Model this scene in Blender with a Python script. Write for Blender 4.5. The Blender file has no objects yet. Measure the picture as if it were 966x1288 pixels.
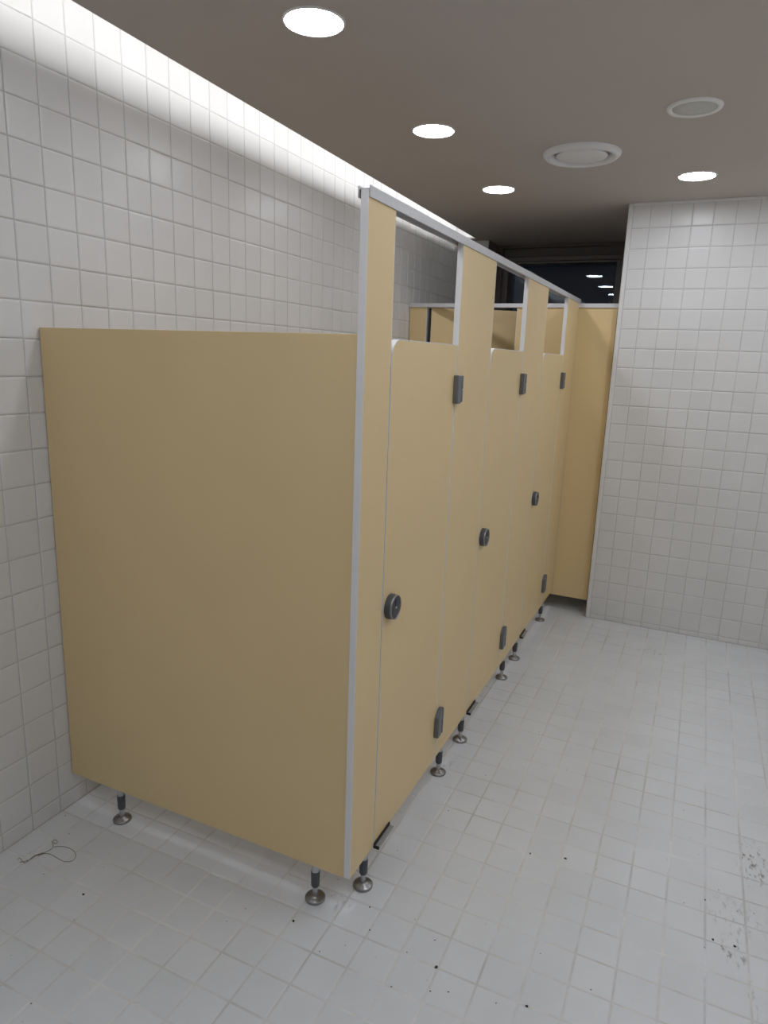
import bpy, bmesh, math, random
from mathutils import Vector, Matrix

random.seed(7)
scene = bpy.context.scene
COL = scene.collection
# All dimensions below are written in tile modules (wall tile = 0.1) and scaled to metres by S.
S = 1.08

# ------------------------------------------------------------------ camera
CAM = Vector((1.67970683, -1.30783787, 1.43988476))
RIGHT = Vector((0.90633816, 0.42111445, 0.03483902))
UP = Vector((-0.12434812, 0.18700935, 0.97445628))
FWD = Vector((-0.4038424, 0.88751908, -0.2218585))
FPX = 856.84
cd = bpy.data.cameras.new('camera')
cd.sensor_fit = 'VERTICAL'
cd.sensor_height = 24.0
cd.sensor_width = 18.0
cd.lens = FPX / 1288.0 * 24.0
cd.clip_start = 0.02
cam = bpy.data.objects.new('camera', cd)
COL.objects.link(cam)
M = Matrix((RIGHT, UP, -FWD)).transposed().to_4x4()
M.translation = CAM * S
cam.matrix_world = M
scene.camera = cam

# ------------------------------------------------------------------ world, exposure
w = bpy.data.worlds.new('night_sky')
scene.world = w
w.use_nodes = True
w.node_tree.nodes['Background'].inputs[0].default_value = (0.0020, 0.0030, 0.0060, 1)
w.node_tree.nodes['Background'].inputs[1].default_value = 1.0
vs = scene.view_settings
vs.view_transform = 'Standard'
vs.look = 'None'
vs.gamma = 1.0
vs.use_curve_mapping = False
vs.exposure = 0.0
LAMP = 47.5
COVE = 12.0
LAMP_COL = (0.93, 0.965, 1.04, 1)


# ------------------------------------------------------------------ materials
def new_mat(name):
    m = bpy.data.materials.new(name)
    m.use_nodes = True
    nt = m.node_tree
    return m, nt, nt.nodes['Principled BSDF']


def add(nt, kind, **kw):
    n = nt.nodes.new(kind)
    for k, v in kw.items():
        setattr(n, k, v)
    return n


def noise(nt, scale, detail=3.0, rough=0.5, coord='Object', loc=None):
    if coord == 'World':
        g = add(nt, 'ShaderNodeNewGeometry')
        out = g.outputs['Position']
    else:
        g = add(nt, 'ShaderNodeTexCoord')
        out = g.outputs[coord]
    n = add(nt, 'ShaderNodeTexNoise')
    n.inputs['Scale'].default_value = scale
    n.inputs['Detail'].default_value = detail
    n.inputs['Roughness'].default_value = rough
    nt.links.new(out, n.inputs['Vector'])
    return n


def ramp(nt, src, stops):
    r = add(nt, 'ShaderNodeValToRGB')
    e = r.color_ramp.elements
    e[0].position, e[0].color = stops[0][0], stops[0][1]
    e[1].position, e[1].color = stops[1][0], stops[1][1]
    for pos, c in stops[2:]:
        x = e.new(pos)
        x.color = c
    nt.links.new(src, r.inputs[0])
    return r


def g4(v, g=None, b=None):
    return (v, v if g is None else g, v if b is None else b, 1)


def mixc(nt, fac, a, b, mode='MIX'):
    m = add(nt, 'ShaderNodeMix', data_type='RGBA', blend_type=mode)
    for sock, val in ((m.inputs[0], fac), (m.inputs[6], a), (m.inputs[7], b)):
        if hasattr(val, 'is_linked'):
            nt.links.new(val, sock)
        else:
            sock.default_value = val
    return m.outputs[2]


def bump(nt, bsdf, height, strength, dist):
    b = add(nt, 'ShaderNodeBump')
    b.inputs['Strength'].default_value = strength
    b.inputs['Distance'].default_value = dist
    nt.links.new(height, b.inputs['Height'])
    nt.links.new(b.outputs[0], bsdf.inputs['Normal'])


def tile_random(nt, stuff):
    if stuff:
        return add(nt, 'ShaderNodeNewGeometry').outputs['Random Per Island']
    return add(nt, 'ShaderNodeObjectInfo').outputs['Random']


def wall_tile_mat(name, stuff):
    m, nt, b = new_mat(name)
    rnd = tile_random(nt, stuff)
    r = ramp(nt, rnd, [(0.0, (0.735, 0.73, 0.72, 1)), (1.0, (0.76, 0.755, 0.745, 1))])
    n = noise(nt, 3.0, 3, 0.5, 'World')
    rr = ramp(nt, n.outputs[0], [(0.3, g4(0.95)), (0.7, g4(1.0))])
    nt.links.new(mixc(nt, 1.0, r.outputs[0], rr.outputs[0], 'MULTIPLY'), b.inputs['Base Color'])
    b.inputs['Roughness'].default_value = 0.30
    b.inputs['Specular IOR Level'].default_value = 0.42
    n2 = noise(nt, 9.0, 2, 0.5, 'World')
    bump(nt, b, n2.outputs[0], 0.12, 0.01)
    return m


def floor_tile_mat(name, stuff):
    m, nt, b = new_mat(name)
    rnd = tile_random(nt, stuff)
    r = ramp(nt, rnd, [(0.0, (0.69, 0.71, 0.73, 1)), (1.0, (0.72, 0.74, 0.76, 1))])
    n = noise(nt, 4.0, 5, 0.6, 'World')
    rr = ramp(nt, n.outputs[0], [(0.30, g4(0.94)), (0.62, g4(1.0))])
    col = mixc(nt, 1.0, r.outputs[0], rr.outputs[0], 'MULTIPLY')
    # small dirt flecks
    n3 = noise(nt, 60.0, 2, 0.5, 'World')
    fl = ramp(nt, n3.outputs[0], [(0.735, g4(0.0)), (0.77, g4(0.5))])
    col = mixc(nt, fl.outputs[0], col, (0.25, 0.2, 0.15, 1))
    # scuffed dark patch and smears near the right side of the aisle
    geo = add(nt, 'ShaderNodeNewGeometry')
    for (cx, cy, rx, ry, k) in ((1.985, 0.775, 0.05, 0.13, 1.0), (1.925, 0.40, 0.04, 0.07, 0.8),
                                (1.93, 0.52, 0.10, 0.09, 0.35), (0.955, 0.075, 0.045, 0.04, 0.45),
                                (1.60, 2.27, 0.13, 0.05, 0.40), (1.96, 0.24, 0.012, 0.09, 0.55),
                                (0.10, -0.165, 0.05, 0.06, 0.22), (0.64, 0.78, 0.1, 0.05, 0.2),
                                (1.0, 0.84, 0.03, 0.07, 0.35)):
        mp = add(nt, 'ShaderNodeMapping', vector_type='TEXTURE')
        mp.inputs['Location'].default_value = (cx * S, cy * S, 0)
        mp.inputs['Scale'].default_value = (rx * S, ry * S, 1)
        nt.links.new(geo.outputs['Position'], mp.inputs['Vector'])
        gr = add(nt, 'ShaderNodeTexGradient', gradient_type='SPHERICAL')
        nt.links.new(mp.outputs[0], gr.inputs[0])
        edge = ramp(nt, gr.outputs[0], [(0.0, g4(0)), (0.45, g4(1))])
        ms = add(nt, 'ShaderNodeMapping')
        ms.inputs['Scale'].default_value = (46, 16, 1)
        ms.inputs['Location'].default_value = (cx * 3.1, cy * 7.7, 0)
        nt.links.new(geo.outputs['Position'], ms.inputs['Vector'])
        nn = add(nt, 'ShaderNodeTexNoise')
        nn.inputs['Scale'].default_value = 1.6
        nn.inputs['Detail'].default_value = 4
        nn.inputs['Roughness'].default_value = 0.65
        nt.links.new(ms.outputs[0], nn.inputs['Vector'])
        sp = ramp(nt, nn.outputs[0], [(0.53, g4(0)), (0.66, g4(k))])
        mu = add(nt, 'ShaderNodeMath', operation='MULTIPLY')
        nt.links.new(edge.outputs[0], mu.inputs[0])
        nt.links.new(sp.outputs[0], mu.inputs[1])
        col = mixc(nt, mu.outputs[0], col, (0.16, 0.14, 0.11, 1))
    nt.links.new(col, b.inputs['Base Color'])
    n4 = noise(nt, 7.0, 3, 0.5, 'World')
    ro = ramp(nt, n4.outputs[0], [(0.3, g4(0.34)), (0.7, g4(0.5))])
    nt.links.new(ro.outputs[0], b.inputs['Roughness'])
    b.inputs['Specular IOR Level'].default_value = 0.4
    n2 = noise(nt, 16.0, 2, 0.5, 'World')
    bump(nt, b, n2.outputs[0], 0.15, 0.006)
    return m


def grout_mat(name, lo, hi, scale=5.0):
    m, nt, b = new_mat(name)
    n = noise(nt, scale, 6, 0.7, 'World')
    r = ramp(nt, n.outputs[0], [(0.38, lo), (0.62, hi)])
    nt.links.new(r.outputs[0], b.inputs['Base Color'])
    b.inputs['Roughness'].default_value = 0.85
    return m


def plain_mat(name, col, rough=0.5, metal=0.0, var=0.04, scale=20.0, spec=0.5, bump_s=0.0):
    m, nt, b = new_mat(name)
    n = noise(nt, scale, 4, 0.6, 'Object')
    lo = tuple(c * (1 - var) for c in col) + (1,)
    hi = tuple(min(1, c * (1 + var)) for c in col) + (1,)
    r = ramp(nt, n.outputs[0], [(0.3, lo), (0.7, hi)])
    nt.links.new(r.outputs[0], b.inputs['Base Color'])
    b.inputs['Roughness'].default_value = rough
    b.inputs['Metallic'].default_value = metal
    b.inputs['Specular IOR Level'].default_value = spec
    if bump_s:
        bump(nt, b, n.outputs[0], bump_s, 0.002)
    return m


def emit_mat(name, col, strength):
    m, nt, b = new_mat(name)
    b.inputs['Base Color'].default_value = (0.8, 0.8, 0.8, 1)
    b.inputs['Emission Color'].default_value = col
    b.inputs['Emission Strength'].default_value = strength
    return m


MAT = {}
MAT['wall_tile'] = wall_tile_mat('wall_tile', False)
MAT['wall_tile_stuff'] = wall_tile_mat('wall_tile_field', True)
MAT['floor_tile'] = floor_tile_mat('floor_tile', False)
MAT['floor_tile_stuff'] = floor_tile_mat('floor_tile_field', True)
MAT['wall_grout'] = grout_mat('wall_grout', (0.52, 0.51, 0.49, 1), (0.62, 0.61, 0.60, 1))
MAT['floor_grout'] = grout_mat('floor_grout', (0.54, 0.525, 0.50, 1), (0.76, 0.76, 0.75, 1), 2.2)
MAT['ceiling'] = plain_mat('ceiling_paint', (0.56, 0.515, 0.48), 0.9, var=0.015, scale=2.0, spec=0.2)
MAT['cove_white'] = plain_mat('cove_white_paint', (0.82, 0.82, 0.82), 0.8, var=0.01)
MAT['plaster'] = plain_mat('plain_wall_paint', (0.74, 0.735, 0.72), 0.6, var=0.02, scale=3)
MAT['beige'] = plain_mat('beige_laminate', (0.77, 0.59, 0.315), 0.45, var=0.015, scale=3.0, spec=0.5, bump_s=0.03)
MAT['edge_white'] = plain_mat('white_edge_strip', (0.80, 0.79, 0.79), 0.4, var=0.01)
MAT['alu'] = plain_mat('brushed_aluminium', (0.60, 0.60, 0.61), 0.42, metal=0.25, var=0.03, scale=60)
MAT['plate'] = plain_mat('grey_metal_plate', (0.36, 0.365, 0.36), 0.45, metal=0.4, var=0.05, scale=60)
MAT['alu_white'] = plain_mat('white_painted_rail', (0.66, 0.66, 0.69), 0.4, metal=0.1, var=0.02)
MAT['steel'] = plain_mat('satin_steel', (0.30, 0.295, 0.29), 0.3, metal=0.9, var=0.06, scale=50)
MAT['chrome'] = plain_mat('chrome', (0.52, 0.53, 0.55), 0.3, metal=1.0, var=0.01)
MAT['dark_grip'] = plain_mat('dark_grey_plastic', (0.075, 0.08, 0.09), 0.5, var=0.08, scale=40)
MAT['hinge'] = plain_mat('grey_hinge_metal', (0.17, 0.18, 0.20), 0.38, metal=0.5, var=0.06, scale=40)
MAT['black'] = plain_mat('black_rubber', (0.012, 0.012, 0.013), 0.6, var=0.1)
MAT['lock_face'] = plain_mat('dark_lock_face', (0.055, 0.057, 0.062), 0.45, metal=0.2, var=0.05)
MAT['indicator'] = plain_mat('dark_blue_indicator', (0.01, 0.012, 0.05), 0.25, var=0.05)
MAT['white_plastic'] = plain_mat('white_plastic', (0.88, 0.88, 0.88), 0.45, var=0.01)
MAT['grille'] = plain_mat('pale_grey_grille', (0.60, 0.615, 0.585), 0.7, var=0.03, scale=80)
MAT['vent'] = plain_mat('grey_white_diffuser_paint', (0.84, 0.84, 0.85), 0.5, var=0.01)
MAT['frame'] = plain_mat('dark_bronze_window_frame', (0.17, 0.155, 0.145), 0.45, metal=0.2, var=0.03)
MAT['reveal'] = plain_mat('brown_reveal_board', (0.20, 0.185, 0.175), 0.7, var=0.04)
MAT['dirt'] = plain_mat('dark_dirt', (0.05, 0.04, 0.03), 0.9, var=0.3)
MAT['hair'] = plain_mat('brown_hair_strands', (0.20, 0.16, 0.09), 0.7, var=0.2)
MAT['lamp'] = emit_mat('downlight_diffuser', LAMP_COL, LAMP)
MAT['led'] = emit_mat('cove_led', (0.97, 0.98, 1.0, 1), COVE)

m, nt, b = new_mat('window_glass')
out = nt.nodes['Material Output']
nt.nodes.remove(b)
tr = add(nt, 'ShaderNodeBsdfTransparent')
tr.inputs[0].default_value = (0.8, 0.85, 0.9, 1)
gl = add(nt, 'ShaderNodeBsdfGlossy')
gl.inputs['Roughness'].default_value = 0.015
gl.inputs['Color'].default_value = (0.85, 0.93, 1.0, 1)
fr = add(nt, 'ShaderNodeFresnel')
fr.inputs['IOR'].default_value = 1.52
mx = add(nt, 'ShaderNodeMixShader')
nt.links.new(fr.outputs[0], mx.inputs[0])
nt.links.new(tr.outputs[0], mx.inputs[1])
nt.links.new(gl.outputs[0], mx.inputs[2])
nt.links.new(mx.outputs[0], out.inputs['Surface'])
MAT['glass'] = m


# ------------------------------------------------------------------ mesh helpers (module units in, metres out)
class G:
    """collects vertices and faces in module units"""
    def __init__(self):
        self.v, self.f, self.smooth = [], [], []

    def add(self, verts, faces, smooth=False):
        o = len(self.v)
        self.v += [tuple(x) for x in verts]
        self.f += [tuple(i + o for i in f) for f in faces]
        self.smooth += [smooth] * len(faces)
        return self

    def box(self, x0, x1, y0, y1, z0, z1, bev=0.0):
        if bev <= 0:
            v = [(x, y, z) for x in (x0, x1) for y in (y0, y1) for z in (z0, z1)]
            f = [(0, 1, 3, 2), (4, 6, 7, 5), (0, 4, 5, 1), (2, 3, 7, 6), (0, 2, 6, 4), (1, 5, 7, 3)]
            return self.add(v, f)
        bm = bmesh.new()
        bmesh.ops.create_cube(bm, size=1.0)
        for q in bm.verts:
            q.co = Vector(((x0 + x1) / 2 + q.co.x * (x1 - x0), (y0 + y1) / 2 + q.co.y * (y1 - y0),
                           (z0 + z1) / 2 + q.co.z * (z1 - z0)))
        bmesh.ops.bevel(bm, geom=bm.edges[:], offset=bev, segments=1, affect='EDGES', profile=0.5)
        return self.bm(bm)

    def bm(self, bm, smooth=False):
        bm.verts.ensure_lookup_table()
        for i, q in enumerate(bm.verts):
            q.index = i
        self.add([q.co[:] for q in bm.verts], [[q.index for q in f.verts] for f in bm.faces], smooth)
        bm.free()
        return self

    def lathe(self, prof, n=28, mat=None, smooth=True, cap0=True, cap1=True):
        """prof: (r, h) pairs, axis local z; mat places it"""
        mat = mat or Matrix()
        v = []
        for r, h in prof:
            for k in range(n):
                a = 2 * math.pi * k / n
                v.append(mat @ Vector((r * math.cos(a), r * math.sin(a), h)))
        f = []
        for i in range(len(prof) - 1):
            for k in range(n):
                k2 = (k + 1) % n
                f.append((i * n + k, i * n + k2, (i + 1) * n + k2, (i + 1) * n + k))
        self.add(v, f, smooth)
        if cap0:
            self.add(v[:n], [tuple(reversed(range(n)))])
        if cap1:
            self.add(v[-n:], [tuple(range(n))])
        return self

    def prism(self, poly, axis, a0, a1, bev=0.0):
        """poly in the two remaining axes (in xyz order), extruded from a0 to a1 along axis"""
        def mk(p, q):
            return {'x': (q, p[0], p[1]), 'y': (p[0], q, p[1]), 'z': (p[0], p[1], q)}[axis]
        bm = bmesh.new()
        lo = [bm.verts.new(mk(p, a0)) for p in poly]
        hi = [bm.verts.new(mk(p, a1)) for p in poly]
        n = len(poly)
        bm.faces.new(lo)
        bm.faces.new(list(reversed(hi)))
        for i in range(n):
            j = (i + 1) % n
            bm.faces.new((lo[i], hi[i], hi[j], lo[j]))
        bmesh.ops.recalc_face_normals(bm, faces=bm.faces[:])
        if bev > 0:
            es = [e for e in bm.edges if e.calc_face_angle(0) > 0.6]
            bmesh.ops.bevel(bm, geom=es, offset=bev, segments=1, affect='EDGES', profile=0.5)
        return self.bm(bm)

    def mesh(self, name, mat, origin=(0, 0, 0)):
        me = bpy.data.meshes.new(name)
        o = Vector(origin)
        me.from_pydata([(Vector(p) - o) * S for p in self.v], [], self.f)
        me.polygons.foreach_set('use_smooth', self.smooth)
        me.materials.append(MAT[mat])
        bm = bmesh.new()
        bm.from_mesh(me)
        bmesh.ops.recalc_face_normals(bm, faces=bm.faces[:])
        bm.to_mesh(me)
        bm.free()
        me.update()
        return me


ORG = {}     # name -> origin in module units, for things and parts


def link(o, parent=None, at=None):
    COL.objects.link(o)
    if parent is not None:
        o.parent = parent
    return o


def thing(name, at, label, cat, group=None):
    o = bpy.data.objects.new(name, None)
    o.empty_display_size = 0.05
    o.location = Vector(at) * S
    o['label'] = label
    o['category'] = cat
    if group:
        o['group'] = group
    link(o)
    ORG[o.name] = Vector(at)
    return o


def part(name, g, mat, parent=None, label=None):
    org = ORG[parent.name] if parent is not None and parent.name in ORG else Vector((0, 0, 0))
    o = bpy.data.objects.new(name, g.mesh(name, mat, org))
    link(o, parent)
    ORG[o.name] = org
    if label:
        o['label'] = label
    return o


def inst(name, me, at, parent):
    """an object sharing mesh data, at a module position"""
    org = ORG[parent.name] if parent is not None else Vector((0, 0, 0))
    o = bpy.data.objects.new(name, me)
    o.location = (Vector(at) - org) * S
    link(o, parent)
    ORG[o.name] = Vector(at)
    return o


def solo(name, g, mat, at, label, cat, group=None):
    o = bpy.data.objects.new(name, g.mesh(name, mat, at))
    o.location = Vector(at) * S
    link(o)
    ORG[o.name] = Vector(at)
    o['label'] = label
    o['category'] = cat
    if group:
        o['group'] = group
    return o


def struct(name, g, mat):
    o = bpy.data.objects.new(name, g.mesh(name, mat))
    link(o)
    o['kind'] = 'structure'
    ORG[o.name] = Vector((0, 0, 0))
    return o


def project(p):
    d = Vector(p) - CAM
    z = d.dot(FWD)
    if z < 0.05:
        return None
    return 483 + FPX * d.dot(RIGHT) / z, 644 - FPX * d.dot(UP) / z


# ------------------------------------------------------------------ the room shell
H = 2.247          # ceiling height
YB = 2.608         # tiled wall facing the camera
YW = 3.50          # wall around the window
XR, YF = 2.62, -2.7
floor = struct('floor', G().box(-0.1, XR + 0.1, YF - 0.1, 4.0, -0.12, -0.0008), 'floor_grout')
wall_left = struct('wall_left', G().box(-0.15, -0.0024, YF - 0.1, 4.0, -0.1, 2.62), 'wall_grout')
wall_back = struct('wall_back', G().box(1.235, XR + 0.1, YB + 0.0024, 4.0, -0.1, 2.62), 'wall_grout')
wall_window = struct('wall_window', G().box(-0.1, 0.212, YW + 0.003, 4.0, -0.1, 2.62)
                     .box(1.14, 1.3, YW + 0.003, 4.0, -0.1, 2.62)
                     .box(0.1, 1.2, YW + 0.003, 4.0, -0.1, 0.9), 'wall_grout')
wall_right = struct('wall_right', G().box(XR, XR + 0.1, YF - 0.1, 2.75, -0.1, 2.62), 'plaster')
wall_front = struct('wall_front', G().box(-0.1, XR + 0.1, YF - 0.1, YF, -0.1, 2.62), 'plaster')

# ceiling slab with a lit slot left open along the left wall
CE = [(0.226, YF - 0.05), (0.142, 3.42), (0.0, 3.42), (0.0, 4.0), (XR + 0.05, 4.0), (XR + 0.05, YF - 0.05)]
ceiling = struct('ceiling', G().prism(CE, 'z', H, H + 0.013), 'ceiling')
VENT = (1.128, 1.664)


def cut_hole(obj, cx, cy, r):
    cme = G().lathe([(r, H - 0.1), (r, H + 0.1)], 40, Matrix.Translation((cx, cy, 0))).mesh('cutter', 'ceiling')
    c = bpy.data.objects.new('cutter', cme)
    COL.objects.link(c)
    md = obj.modifiers.new('hole', 'BOOLEAN')
    md.operation = 'DIFFERENCE'
    md.solver = 'EXACT'
    md.object = c
    dg = bpy.context.evaluated_depsgraph_get()
    new = bpy.data.meshes.new_from_object(obj.evaluated_get(dg))
    obj.modifiers.remove(md)
    obj.data = new
    bpy.data.objects.remove(c)


cut_hole(ceiling, VENT[0], VENT[1], 0.118)
# closed cove above the slot
struct('trim_1', G().box(0.0, 0.62, YF - 0.05, 3.46, 2.50, 2.54)
       .box(0.58, 0.62, YF - 0.05, 3.46, H + 0.013, 2.50)
       .box(0.0, 0.62, 3.42, 3.46, H + 0.013, 2.50), 'cove_white')
# lid above the rest of the ceiling so no sky leaks in
struct('trim_2', G().box(-0.1, XR + 0.1, YF - 0.1, 4.0, 2.60, 2.66), 'plaster')
# white corner bead on the edge of the tiled wall, and the shadow bead under the ceiling
struct('trim_3', G().box(1.214, 1.2365, YB - 0.004, YB + 0.05, 0.0, H, 0.004), 'plaster')
struct('trim_4', G().box(1.2365, XR, YB - 0.007, YB + 0.01, H - 0.011, H, 0.001), 'vent')


# ------------------------------------------------------------------ tiles
def tile_geo(w, h, axis, face, gap=0.0026, cush=0.0055, depth=0.0030):
    """one cushion-edged tile centred on the origin; axis = normal axis, face = sign of the normal"""
    a, b_ = w / 2 - gap / 2, h / 2 - gap / 2
    rings = [(0.0, -depth), (0.0, -depth * 0.55), (cush * 0.35, -depth * 0.16), (cush, 0.0)]
    v, f = [], []
    for ins, d in rings:
        for sx, sy in ((-1, -1), (1, -1), (1, 1), (-1, 1)):
            u, t = sx * (a - ins), sy * (b_ - ins)
            if axis == 'x':
                v.append((d * face, u, t))
            elif axis == 'y':
                v.append((u, d * face, t))
            else:
                v.append((u, t, d * face))
    for i in range(3):
        for k in range(4):
            k2 = (k + 1) % 4
            f.append((i * 4 + k, i * 4 + k2, i * 4 + 4 + k2, i * 4 + 4 + k))
    f.append((12, 13, 14, 15))
    return v, f


def lay_tiles(parent, axis, face, plane, us, ts, matname, hidden, limit=300, tilt=0.0022):
    """us, ts: joint positions along the two axes of the surface"""
    items = []
    for i in range(len(us) - 1):
        for j in range(len(ts) - 1):
            u, t = (us[i] + us[i + 1]) / 2, (ts[j] + ts[j + 1]) / 2
            wd, ht = us[i + 1] - us[i], ts[j + 1] - ts[j]
            c = {'x': (plane, u, t), 'y': (u, plane, t), 'z': (u, t, plane)}[axis]
            area = 0.0
            q = [project({'x': (plane, u + a, t + b_), 'y': (u + a, plane, t + b_), 'z': (u + a, t + b_, plane)}[axis])
                 for a, b_ in ((-wd / 2, -ht / 2), (wd / 2, -ht / 2), (wd / 2, ht / 2), (-wd / 2, ht / 2))]
            if all(q) and not hidden(u, t):
                if any(-5 < x < 971 and -5 < y < 1293 for x, y in q):
                    area = abs(sum(q[k][0] * q[(k + 1) % 4][1] - q[(k + 1) % 4][0] * q[k][1] for k in range(4))) / 2
            items.append((area, i, j, c, round(wd, 4), round(ht, 4)))
    items.sort(key=lambda r: -r[0])
    cache, rest = {}, G()
    others = [k for k in 'xyz' if k != axis]
    for n, (area, i, j, c, wd, ht) in enumerate(items):
        e = [random.gauss(0, tilt), random.gauss(0, tilt)]
        if n < limit and area > 60:
            key = (wd, ht)
            if key not in cache:
                g = G()
                g.add(*tile_geo(wd, ht, axis, face))
                cache[key] = g.mesh('tile', matname)
            o = inst('tile', cache[key], c, parent)
            r = [0.0, 0.0, 0.0]
            r['xyz'.index(others[0])], r['xyz'.index(others[1])] = e
            o.rotation_euler = r
        else:
            v, f = tile_geo(wd, ht, axis, face)
            v2 = []
            for p in v:
                p = list(p)
                k0, k1, ka = 'xyz'.index(others[0]), 'xyz'.index(others[1]), 'xyz'.index(axis)
                p[ka] += p[k0] * e[0] + p[k1] * e[1]
                v2.append([p[k] + c[k] for k in range(3)])
            rest.add(v2, f)
    if rest.v:
        o = part('tile_field', rest, matname + '_stuff', parent)
        o['kind'] = 'stuff'


# left wall: joints at y = 0.1 k, z = 0.0537 + 0.1 k
ly = [round(-2.7 + 0.1 * k, 4) for k in range(63)]
lz = [0.0] + [round(0.0537 + 0.1 * k, 4) for k in range(25)] + [2.53]
lay_tiles(wall_left, 'x', 1, 0.0, ly, lz, 'wall_tile', lambda u, t: u > 0.1 and t < 1.45)
# wall facing the camera: joints x = 1.2365, 1.322 + 0.0985 k ; z = 0.026 + 0.1 k
bx = [1.2365] + [round(1.322 + 0.0985 * k, 4) for k in range(17)]
bx[-1] = XR
bz = [0.0] + [round(0.027 + 0.1 * k, 4) for k in range(22)] + [H]
lay_tiles(wall_back, 'y', -1, YB, bx, bz, 'wall_tile', lambda u, t: False)
# strip of tile beside the window, mostly hidden
sx = [0.003, 0.115, 0.212]
sz = [0.0] + [round(0.0537 + 0.1 * k, 4) for k in range(22)] + [H]
lay_tiles(wall_window, 'y', -1, YW, sx, sz, 'wall_tile', lambda u, t: t < 1.7, tilt=0.001)
# floor: joints at x = 1.071 + 0.0984 k, y = 0.008 + 0.0985 k
fx = [0.0] + [round(1.071 + 0.0984 * k, 4) for k in range(-10, 20)]
fx = [v for v in fx if v < XR - 0.02] + [XR]
fy = [round(0.006 + 0.0985 * k, 4) for k in range(-27, 36)]
lay_tiles(floor, 'z', 1, 0.0, fx, fy, 'floor_tile',
          lambda u, t: (u < 0.97 and t > 0.17) or t > 2.8 or (t > YB and u > 1.21), tilt=0.0012)

# ------------------------------------------------------------------ window in the far wall, night outside
YG = 3.86
win = struct('window_1', G()
             .box(0.212, 0.250, 3.735, 3.86, 0.9, H, 0.003)
             .box(1.075, 1.14, 3.735, 3.86, 0.9, H, 0.003)
             .box(0.250, 1.075, 3.735, 3.86, H - 0.022, H, 0.002)
             .box(0.250, 1.075, 3.735, 3.86, 2.135, 2.165, 0.003)
             .box(0.250, 1.075, 3.735, 3.86, 0.9, 0.95, 0.003), 'frame')
part('head_panel', G().box(0.250, 1.075, 3.775, 3.80, 2.165, H - 0.022), 'reveal', win)
sash = part('sash', G().box(0.250, 0.293, 3.755, 3.885, 0.95, 2.135, 0.003)
            .box(1.037, 1.075, 3.755, 3.885, 0.95, 2.135, 0.003)
            .box(0.293, 1.037, 3.755, 3.885, 2.122, 2.135, 0.002)
            .box(0.293, 1.037, 3.755, 3.885, 0.95, 0.99, 0.002), 'frame', win)
part('pane', G().prism([(0.287, YG), (1.043, YG + 0.0102), (1.043, YG + 0.0152), (0.287, YG + 0.005)], 'z', 0.98, 2.13), 'glass', sash)
part('reveal', G().box(0.205, 0.2125, YW + 0.002, 3.735, 0.9, H).box(1.1395, 1.147, YW + 0.002, 3.735, 0.9, H)
     .box(0.212, 1.14, YW + 0.002, 3.735, 0.88, 0.9), 'reveal', win)

# ------------------------------------------------------------------ toilet partitions
XF0, XF1 = 0.986, 1.004      # front boards, back and front face
ZB, ZT = 0.115, 1.775         # bottom and top of the pilasters
PANEL_TOP = 1.486

foot_base = G().lathe([(0.0265, 0.0), (0.0275, 0.002), (0.0275, 0.006), (0.0245, 0.0085), (0.016, 0.0105), (0.0125, 0.013), (0.009, 0.0145)], 32).mesh('base_plate', 'steel')
foot_stem = G().lathe([(0.0075, 0.010), (0.0075, 0.045)], 20).mesh('foot', 'chrome')
foot_grip = G().lathe([(0.0095, 0.040), (0.0115, 0.044), (0.0122, 0.086), (0.0118, 0.088)], 24).mesh('grip_sleeve', 'dark_grip')
foot_collar = G().lathe([(0.0108, 0.088), (0.0108, 0.1165)], 24).mesh('collar', 'chrome')


def foot(parent, x, y):
    f = inst('foot', foot_stem, (x, y, 0), parent)
    inst('base_plate', foot_base, (x, y, 0), f)
    inst('grip_sleeve', foot_grip, (x, y, 0), f)
    inst('collar', foot_collar, (x, y, 0), f)
    return f


# end panel, facing the camera
ep = thing('partition_panel', (0.5, 0.057, 0), 'wide beige end panel on two short metal feet, fixed to the left tiled wall', 'panel')
part('board', G().box(0.003, XF0 - 0.0005, 0.048, 0.066, 0.110, PANEL_TOP, 0.0008), 'beige', ep)
foot(ep, 0.196, 0.060)
foot(ep, 0.893, 0.060)

# low panels between the stalls
for k, (yy, lab) in enumerate(((0.84, 'low beige dividing panel between the first and second stall, behind the doors'),
                               (1.66, 'low beige dividing panel between the second and third stall, behind the doors'))):
    dv = thing('divider_panel', (0.5, yy, 0), lab, 'panel')
    part('board', G().box(0.012, XF0 - 0.0005, yy - 0.009, yy + 0.009, ZB, 1.46, 0.0008), 'beige', dv)
    foot(dv, 0.22, yy)


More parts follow.
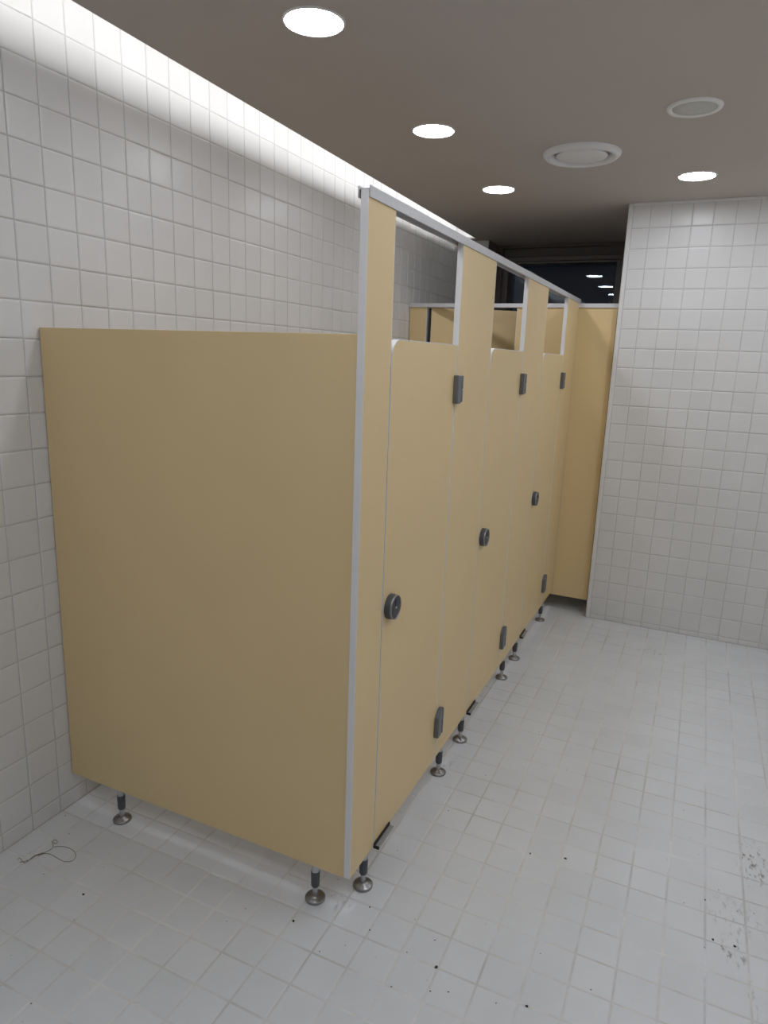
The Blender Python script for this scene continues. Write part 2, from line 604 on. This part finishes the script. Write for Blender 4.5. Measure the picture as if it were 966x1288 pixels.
# pilasters: y0, y1, feet
PIL = [(0.045, 0.186, (0.160,), 'narrow beige pilaster at the near corner, beside the wide end panel'),
       (0.664, 1.010, (0.758, 1.012 - 0.012), 'beige pilaster standing between the first and the second stall door'),
       (1.474, 1.847, (1.600, 1.835), 'beige pilaster standing between the second and the third stall door'),
       (2.325, 2.648, (2.420,), 'beige pilaster at the far end of the door row, by the inner corner')]
for k, (y0, y1, feet, lab) in enumerate(PIL):
    t = thing('partition_pilaster', ((XF0 + XF1) / 2, (y0 + y1) / 2, 0), lab, 'pilaster')
    part('board', G().box(XF0, XF1, y0 + 0.002, y1 - 0.002, ZB, ZT, 0.0006), 'beige', t)
    part('edge_strip', G().box(XF0, XF1, y0, y0 + 0.002, ZB, ZT, 0.0004), 'edge_white', t, 'white edge strip')
    part('edge_strip', G().box(XF0, XF1, y1 - 0.002, y1, ZB, ZT, 0.0004), 'edge_white', t, 'white edge strip')
    if k < 3:
        part('gap_shade', G().box(XF0 + 0.002, XF1 - 0.001, y1, y1 + 0.0018, ZB + 0.002, PANEL_TOP - 0.05), 'dark_grip', t, 'dark line standing in for the shaded gap beside the door')  # thin dark strip added to paint the shade in the door gap
        part('door_stop', G().box(XF0 - 0.012, XF0 - 0.0005, y1 - 0.012, y1 + 0.028, ZB + 0.01, PANEL_TOP, 0.001), 'white_plastic', t, 'white door stop strip')
    for fy_ in feet:
        foot(t, 0.988, fy_)

# doors
DOOR = [(0.190, 0.660), (1.014, 1.470), (1.851, 2.321)]
DLAB = ['nearest beige stall door, with its round grey lock lowest in view',
        'middle one of the three beige stall doors along the aisle',
        'farthest of the three beige stall doors along the aisle, by the inner corner']
TX = Matrix.Rotation(math.pi / 2, 4, 'Y')


def door_profile(y0, y1, z0, z1, r):
    p = [(y0, z0), (y1, z0), (y1, z1)]
    for k in range(9):
        a = math.pi / 2 + math.pi / 2 * k / 8
        p.append((y0 + r + r * math.cos(a), z1 - r + r * math.sin(a)))
    return p


def edge_band(y0, y1, z0, z1, r, x0, x1, th=0.0018):
    '''a strip along the latch edge, round the top corner and along the top of a door'''
    line = [((y0, z0), (y0 + th, z0))]
    for k in range(11):
        a = math.pi - math.pi / 2 * k / 10
        c, s_ = math.cos(a), math.sin(a)
        line.append(((y0 + r + r * c, z1 - r + r * s_), (y0 + r + (r - th) * c, z1 - r + (r - th) * s_)))
    line.append(((y1, z1), (y1, z1 - th)))
    v, f = [], []
    for (oy, oz), (iy, iz) in line:
        v += [(x0, oy, oz), (x1, oy, oz), (x1, iy, iz), (x0, iy, iz)]
    n = len(line)
    for q in range(n - 1):
        for e in range(4):
            e2 = (e + 1) % 4
            f.append((q * 4 + e, q * 4 + e2, q * 4 + 4 + e2, q * 4 + 4 + e))
    f += [(0, 1, 2, 3), (n * 4 - 4, n * 4 - 3, n * 4 - 2, n * 4 - 1)]
    return G().add(v, f)


for k, (y0, y1) in enumerate(DOOR):
    t = thing('stall_door', (XF0, y1, ZB), DLAB[k], 'door', 'stall doors along the aisle')
    x0, x1 = XF0 + 0.0005, XF1 - 0.0003
    zt = PANEL_TOP - 0.004
    part('board', G().prism(door_profile(y0 + 0.0019, y1 - 0.0018, ZB, zt - 0.0019, 0.046), 'x', x0, x1, 0.0006), 'beige', t)
    part('edge_strip', edge_band(y0, y1, ZB, zt, 0.0478, x0, x1), 'edge_white', t, 'white edge strip, rounded at the top')
    part('edge_strip', G().box(x0, x1, y1 - 0.0018, y1, ZB, zt - 0.0019), 'edge_white', t, 'pale edge strip')
    # round lock
    ly_, lz_ = y0 + 0.042, 0.806
    at = Matrix.Translation((XF1, ly_, lz_)) @ TX
    lk = part('lock', G().lathe([(0.0335, -0.001), (0.0335, 0.010), (0.0325, 0.0165), (0.030, 0.0178)], 36, at), 'dark_grip', t, 'round dark grey lock')
    part('lock_ring', G().lathe([(0.0328, 0.016), (0.0328, 0.0200), (0.0305, 0.0205), (0.0305, 0.016)], 36, at, cap0=False, cap1=False), 'steel', lk, 'bright metal ring')
    part('lock_face', G().lathe([(0.0305, 0.0180), (0.027, 0.0190), (0.012, 0.0194)], 36, at), 'lock_face', lk)
    part('indicator', G().box(XF1 + 0.0195, XF1 + 0.0208, ly_ - 0.0055, ly_ + 0.0055, lz_ + 0.006, lz_ + 0.021, 0.001), 'indicator', lk, 'dark blue indicator slot')
    part('screw', G().lathe([(0.0034, 0.0195), (0.003, 0.0212)], 16, at), 'chrome', lk)
    # hinges: leaf body on the door, barrel on the pilaster side
    for (hz0, hz1, low) in ((1.311, 1.394, False), (0.205, 0.300, True)):
        yc = y1 + 0.002
        top = hz1
        body = G()
        if low:
            poly = [(yc - 0.021, hz0), (yc + 0.010, hz0), (yc + 0.010, top), (yc + 0.004, top), (yc - 0.021, top - 0.022)]
        else:
            poly = [(yc - 0.021, hz0 + 0.003), (yc - 0.018, hz0), (yc + 0.010, hz0), (yc + 0.010, top), (yc - 0.021, top)]
        body.prism(poly, 'x', XF1 - 0.0005, XF1 + 0.016, 0.002)
        hg = part('hinge', body, 'hinge', t, 'dark grey hinge')
        zm = hz0 + (hz1 - hz0) * 0.5
        part('pin', G().lathe([(0.006, hz0 + 0.008), (0.006, top - 0.004)], 12, Matrix.Translation((XF1 + 0.0085, yc + 0.0185, 0))), 'black', hg, 'dark pin')
        for (a0, a1) in ((hz0 + 0.004, zm - 0.0012), (zm + 0.0012, top - 0.001)):
            part('knuckle', G().lathe([(0.0078, a0), (0.0088, a0 + 0.001), (0.0088, a1 - 0.001), (0.0078, a1)], 20,
                                      Matrix.Translation((XF1 + 0.0085, yc + 0.0185, 0))), 'hinge', hg)
    # bottom bracket under the latch side
    br = part('bottom_bracket', G().box(XF1 - 0.010, XF1 + 0.0165, y0 - 0.001, y0 + 0.099, ZB - 0.006, ZB - 0.0005, 0.0008)
              .box(XF1 + 0.006, XF1 + 0.0075, y0 + 0.002, y0 + 0.097, ZB - 0.0007, ZB + 0.0005)
              .box(XF1 + 0.011, XF1 + 0.0125, y0 + 0.002, y0 + 0.097, ZB - 0.0007, ZB + 0.0005), 'plate', t, 'ribbed metal plate under the latch side')
    part('rubber_lip', G().box(XF1 + 0.0001, XF1 + 0.0040, y0 - 0.005, y0 + 0.099, ZB - 0.001, ZB + 0.008, 0.0006)
         .box(XF1 + 0.0001, XF1 + 0.0170, y0 - 0.005, y0 - 0.001, ZB - 0.007, ZB + 0.002, 0.0006), 'black', br, 'black rubber lip')

# head rail: an inverted channel over the pilasters
hr = thing('head_rail', ((XF0 + XF1) / 2, 1.35, ZT), 'long grey aluminium head rail along the top of the pilasters above the doors', 'rail')
part('channel', G().box(XF1 + 0.0003, XF1 + 0.0035, 0.047, 2.672, 1.7605, 1.7835, 0.0006)
     .box(XF0 - 0.0085, XF0 - 0.0053, 0.047, 2.672, 1.7605, 1.7835, 0.0006)
     .box(XF0 - 0.0053, XF1 + 0.0003, 0.047, 2.672, ZT + 0.0004, ZT + 0.0030), 'alu', hr)

# far partition across the end
YE0, YE1 = 2.652, 2.670
t = thing('far_pilaster', (0.055, 2.661, 0), 'narrow beige far pilaster against the left tiled wall, seen above the first door', 'pilaster')
part('board', G().box(0.004, 0.112, YE0, YE1, 0.1, 1.742, 0.0006), 'beige', t)
part('edge_strip', G().box(0.112, 0.114, YE0, YE1, 0.1, 1.742), 'edge_white', t, 'white edge strip')
foot(t, 0.055, 2.661)
t = thing('end_panel', (0.94, 2.661, 0), 'beige far panel closing the aisle between the last pilaster and the tiled wall', 'panel')
part('board', G().box(0.664, 1.207, YE0, YE1, 0.088, 1.742, 0.0006), 'beige', t)
part('edge_strip', G().box(0.662, 0.664, YE0, YE1, 0.088, 1.742), 'edge_white', t, 'white edge strip')
part('wall_channel', G().box(1.207, 1.2135, YE0 - 0.001, YE1 + 0.001, 0.088, 1.742), 'dark_grip', t, 'dark joint strip')
foot(t, 0.72, 2.661)
t = thing('far_rail', (0.6, 2.661, 1.745), 'white rail across the top of the far partition, below the window', 'rail')
part('channel', G().box(0.001, 1.2135, YE0 - 0.008, YE0 - 0.0005, 1.7385, 1.7605, 0.0008)
     .box(0.001, 1.2135, YE1 + 0.0005, YE1 + 0.004, 1.7385, 1.7605, 0.0006)
     .box(0.001, 1.2135, YE0 - 0.0005, YE1 + 0.0005, 1.7425, 1.7605), 'alu_white', t)
t = thing('far_stall_door', (0.128, 2.668, 0.1), 'beige door of the end stall, standing ajar behind the far rail', 'door')
ang = math.radians(29)
dm = Matrix.Translation((0.132, 2.668, 0)) @ Matrix.Rotation(ang, 4, 'Z')


def turned(x0, x1, y0, y1, z0, z1, bev=0.0):
    g = G().box(x0, x1, y0, y1, z0, z1, bev)
    g.v = [tuple(dm @ Vector(q)) for q in g.v]
    return g


part('board', turned(0.004, 0.575, -0.009, 0.009, 0.1, 1.738, 0.0006), 'beige', t)
part('gap_shade', turned(-0.011, 0.0035, -0.007, 0.007, 0.11, 1.735), 'black', t, 'black strip standing in for the dark open slit at the hinge side')  # black filler paints the darkness seen through the open hinge slit
part('hinge', G().lathe([(0.006, 0.22), (0.006, 0.30)], 14, Matrix.Translation((0.1205, 2.664, 0))), 'hinge', t, 'dark grey hinge')
part('hinge', G().lathe([(0.006, 1.31), (0.006, 1.39)], 14, Matrix.Translation((0.1205, 2.664, 0))), 'hinge', t, 'dark grey hinge')

# ------------------------------------------------------------------ ceiling fittings
ring_me = G().lathe([(0.0735, 0.0), (0.0735, -0.0035), (0.0755, -0.0042), (0.0785, -0.0015), (0.0790, 0.0)], 48, cap0=False, cap1=False).mesh('trim_ring', 'white_plastic')
disc_me = G().lathe([(0.0735, -0.0005), (0.0735, -0.0022), (0.040, -0.0032)], 48, cap0=False).mesh('diffuser', 'lamp')


def downlight(x, y, lab, group='round ceiling downlights'):
    t = thing('ceiling_light', (x, y, H), lab, 'light', group)
    inst('trim_ring', ring_me, (x, y, H), t)
    inst('diffuser', disc_me, (x, y, H), t)


downlight(0.685, 0.352, 'lit round downlight nearest the camera, in the row above the stalls')
downlight(0.672, 1.222, 'lit round downlight second along the row above the stalls')
downlight(0.660, 2.132, 'lit round downlight farthest along the row above the stalls')
downlight(1.538, 2.135, 'lit round downlight above the aisle, close to the white tiled wall at the end')
# unseen downlights added outside the frame, spots chosen to balance the brightness
for x, y in ((0.70, -1.39), (1.55, -1.39), (1.12, -0.50), (1.545, 0.352), (2.34, -0.52), (2.34, 0.352), (2.34, 1.22), (2.34, 2.13)):
    row = 'level with the stalls' if y > 0.3 else ('behind the end panel' if y > -1 else 'behind the camera')
    side = 'stall side' if x < 1 else ('mid aisle' if x < 2 else 'right side')
    dist = {1.22: ', second', 2.13: ', last'}.get(y, '')
    downlight(x, y, 'unseen round downlight added outside the frame, %s, %s%s' % (side, row, dist), 'added downlights outside the frame')

t = thing('ceiling_speaker', (1.541, 1.263, H), 'unlit round pale disc with a raised rim, flat on the ceiling above the aisle', 'speaker')
part('rim', G().lathe([(0.066, -0.002), (0.069, -0.007), (0.080, -0.008), (0.0835, -0.003), (0.084, 0.0)], 48,
                      Matrix.Translation((1.541, 1.263, H)), cap0=False, cap1=False), 'white_plastic', t)
part('grille', G().lathe([(0.0675, -0.0005), (0.0665, -0.0045), (0.03, -0.0060)], 48, Matrix.Translation((1.541, 1.263, H)), cap0=False), 'grille', t)

t = thing('air_diffuser', (VENT[0], VENT[1], H), 'large round grey ceiling air diffuser with a dished centre plate', 'vent')
at = Matrix.Translation((VENT[0], VENT[1], H))
part('outer_ring', G().lathe([(0.150, 0.0), (0.148, -0.008), (0.138, -0.017), (0.128, -0.019), (0.118, -0.014), (0.112, 0.004), (0.106, 0.03), (0.104, 0.06)], 56, at, cap0=False, cap1=False), 'vent', t)
part('centre_plate', G().lathe([(0.060, 0.05), (0.078, 0.018), (0.094, -0.004), (0.098, -0.009), (0.096, -0.013), (0.075, -0.015), (0.03, -0.0165)], 56, at), 'vent', t)
part('duct', G().lathe([(0.117, 0.001), (0.117, 0.12)], 40, at, cap0=False), 'dark_grip', t)

# LED strip lying in the cove, hidden behind the ceiling edge
t = thing('cove_light', (0.30, 0.4, H + 0.014), 'white strip light in the ceiling slot along the left wall', 'light')
sl = Matrix.Rotation(0.0242, 4, 'Z')
part('batten', G().prism([(0.290, YF), (0.318, YF), (0.234, 3.40), (0.206, 3.40)], 'z', H + 0.0132, H + 0.056), 'white_plastic', t)
part('strip', G().prism([(0.287, YF), (0.2898, YF), (0.2058, 3.40), (0.203, 3.40)], 'z', H + 0.0140, H + 0.054), 'led', t)

# ------------------------------------------------------------------ dirt on the floor
CR = [(0.178, -0.21), (0.332, -0.213), (0.379, -0.284), (0.104, -0.062), (0.484, -0.492), (0.026, -0.008), (0.882, -0.033), (0.729, -0.111), (0.748, -0.055), (1.039, 0.1), (1.072, 0.032), (0.99, -0.082), (1.379, 0.502), (1.478, 0.53), (1.265, 0.007), (1.184, 0.014), (1.233, 0.079), (1.484, 0.161), (1.487, 0.004), (1.274, -0.06), (1.313, -0.043), (1.188, -0.09), (1.018, 0.331), (1.092, 0.576), (1.421, -0.02), (1.792, 0.944), (1.839, 0.736), (1.893, 0.604), (1.805, 0.507), (1.877, 0.408), (1.896, 0.396), (1.927, 0.41), (1.857, 0.371), (1.858, 0.547), (1.938, 0.544), (1.979, 0.555), (1.613, 0.115), (1.251, 1.204), (1.145, 0.824)]
BIG = {1: 1.6, 6: 1.7, 12: 1.5, 13: 1.8, 14: 1.9, 18: 1.5, 31: 1.7, 29: 1.4}
crumb_me = []
for v in range(4):
    bm = bmesh.new()
    bmesh.ops.create_icosphere(bm, subdivisions=1, radius=0.0022)
    for q in bm.verts:
        q.co *= random.uniform(0.6, 1.25)
        q.co.z = max(q.co.z * 0.55, -0.0006) + 0.0006
        q.co.x *= 1.3
    crumb_me.append(G().bm(bm).mesh('crumb', 'dirt'))
for k, (x, y) in enumerate(CR):
    o = bpy.data.objects.new('crumb', crumb_me[k % 4])
    o.location = (x * S, y * S, 0.0002)
    o.rotation_euler = (0, 0, random.uniform(0, 6.28))
    sc_ = BIG.get(k, random.uniform(0.6, 1.0))
    o.scale = (sc_, sc_, sc_)
    COL.objects.link(o)
    if x < 0.5:
        lab, grp = 'tiny dark crumb on the floor near the hair tangle and the left wall', 'crumbs near the left wall'
    elif x > 1.7:
        lab, grp = 'tiny dark crumb on the floor around the scuffed patch at the right of the aisle', 'crumbs around the scuffed patch'
    elif y > 0.25:
        lab, grp = 'tiny dark crumb on the aisle floor in front of the stall doors', 'crumbs in front of the stall doors'
    else:
        lab, grp = 'tiny dark crumb on the floor in front of the near partition corner', 'crumbs in front of the near corner'
    o['label'], o['category'], o['group'] = lab, 'crumb', grp

HAIR = [[(0.067, -0.206), (0.062, -0.200), (0.067, -0.197), (0.085, -0.205), (0.098, -0.204), (0.095, -0.192), (0.092, -0.17), (0.106, -0.161), (0.114, -0.135), (0.112, -0.122), (0.084, -0.107), (0.093, -0.097), (0.109, -0.105), (0.103, -0.114), (0.095, -0.108)],
        [(0.112, -0.122), (0.128, -0.108), (0.165, -0.104), (0.193, -0.113), (0.207, -0.129), (0.204, -0.145), (0.18, -0.152), (0.136, -0.147), (0.118, -0.149), (0.105, -0.158)],
        [(0.08, -0.21), (0.10, -0.19), (0.09, -0.175), (0.105, -0.165), (0.112, -0.15), (0.095, -0.160), (0.098, -0.185)]]
cu = bpy.data.curves.new('hair_tangle', 'CURVE')
cu.dimensions = '3D'
cu.bevel_depth = 0.00075
cu.bevel_resolution = 1
for ln in HAIR:
    sp = cu.splines.new('NURBS')
    sp.points.add(len(ln) - 1)
    for pt, (x, y) in zip(sp.points, ln):
        pt.co = ((x - 0.12) * S, (y + 0.15) * S, random.uniform(0.0008, 0.0018), 1)
    sp.use_endpoint_u = True
    sp.order_u = 3
cu.materials.append(MAT['hair'])
tmp = bpy.data.objects.new('hair_tangle', cu)
COL.objects.link(tmp)
dg = bpy.context.evaluated_depsgraph_get()
hm = bpy.data.meshes.new_from_object(tmp.evaluated_get(dg))
bpy.data.objects.remove(tmp)
ho = bpy.data.objects.new('hair_tangle', hm)
ho.location = (0.12 * S, -0.15 * S, 0.0)
COL.objects.link(ho)
ho['label'] = 'thin curled tangle of brown hair on the floor beside the left wall'
ho['category'] = 'hair'
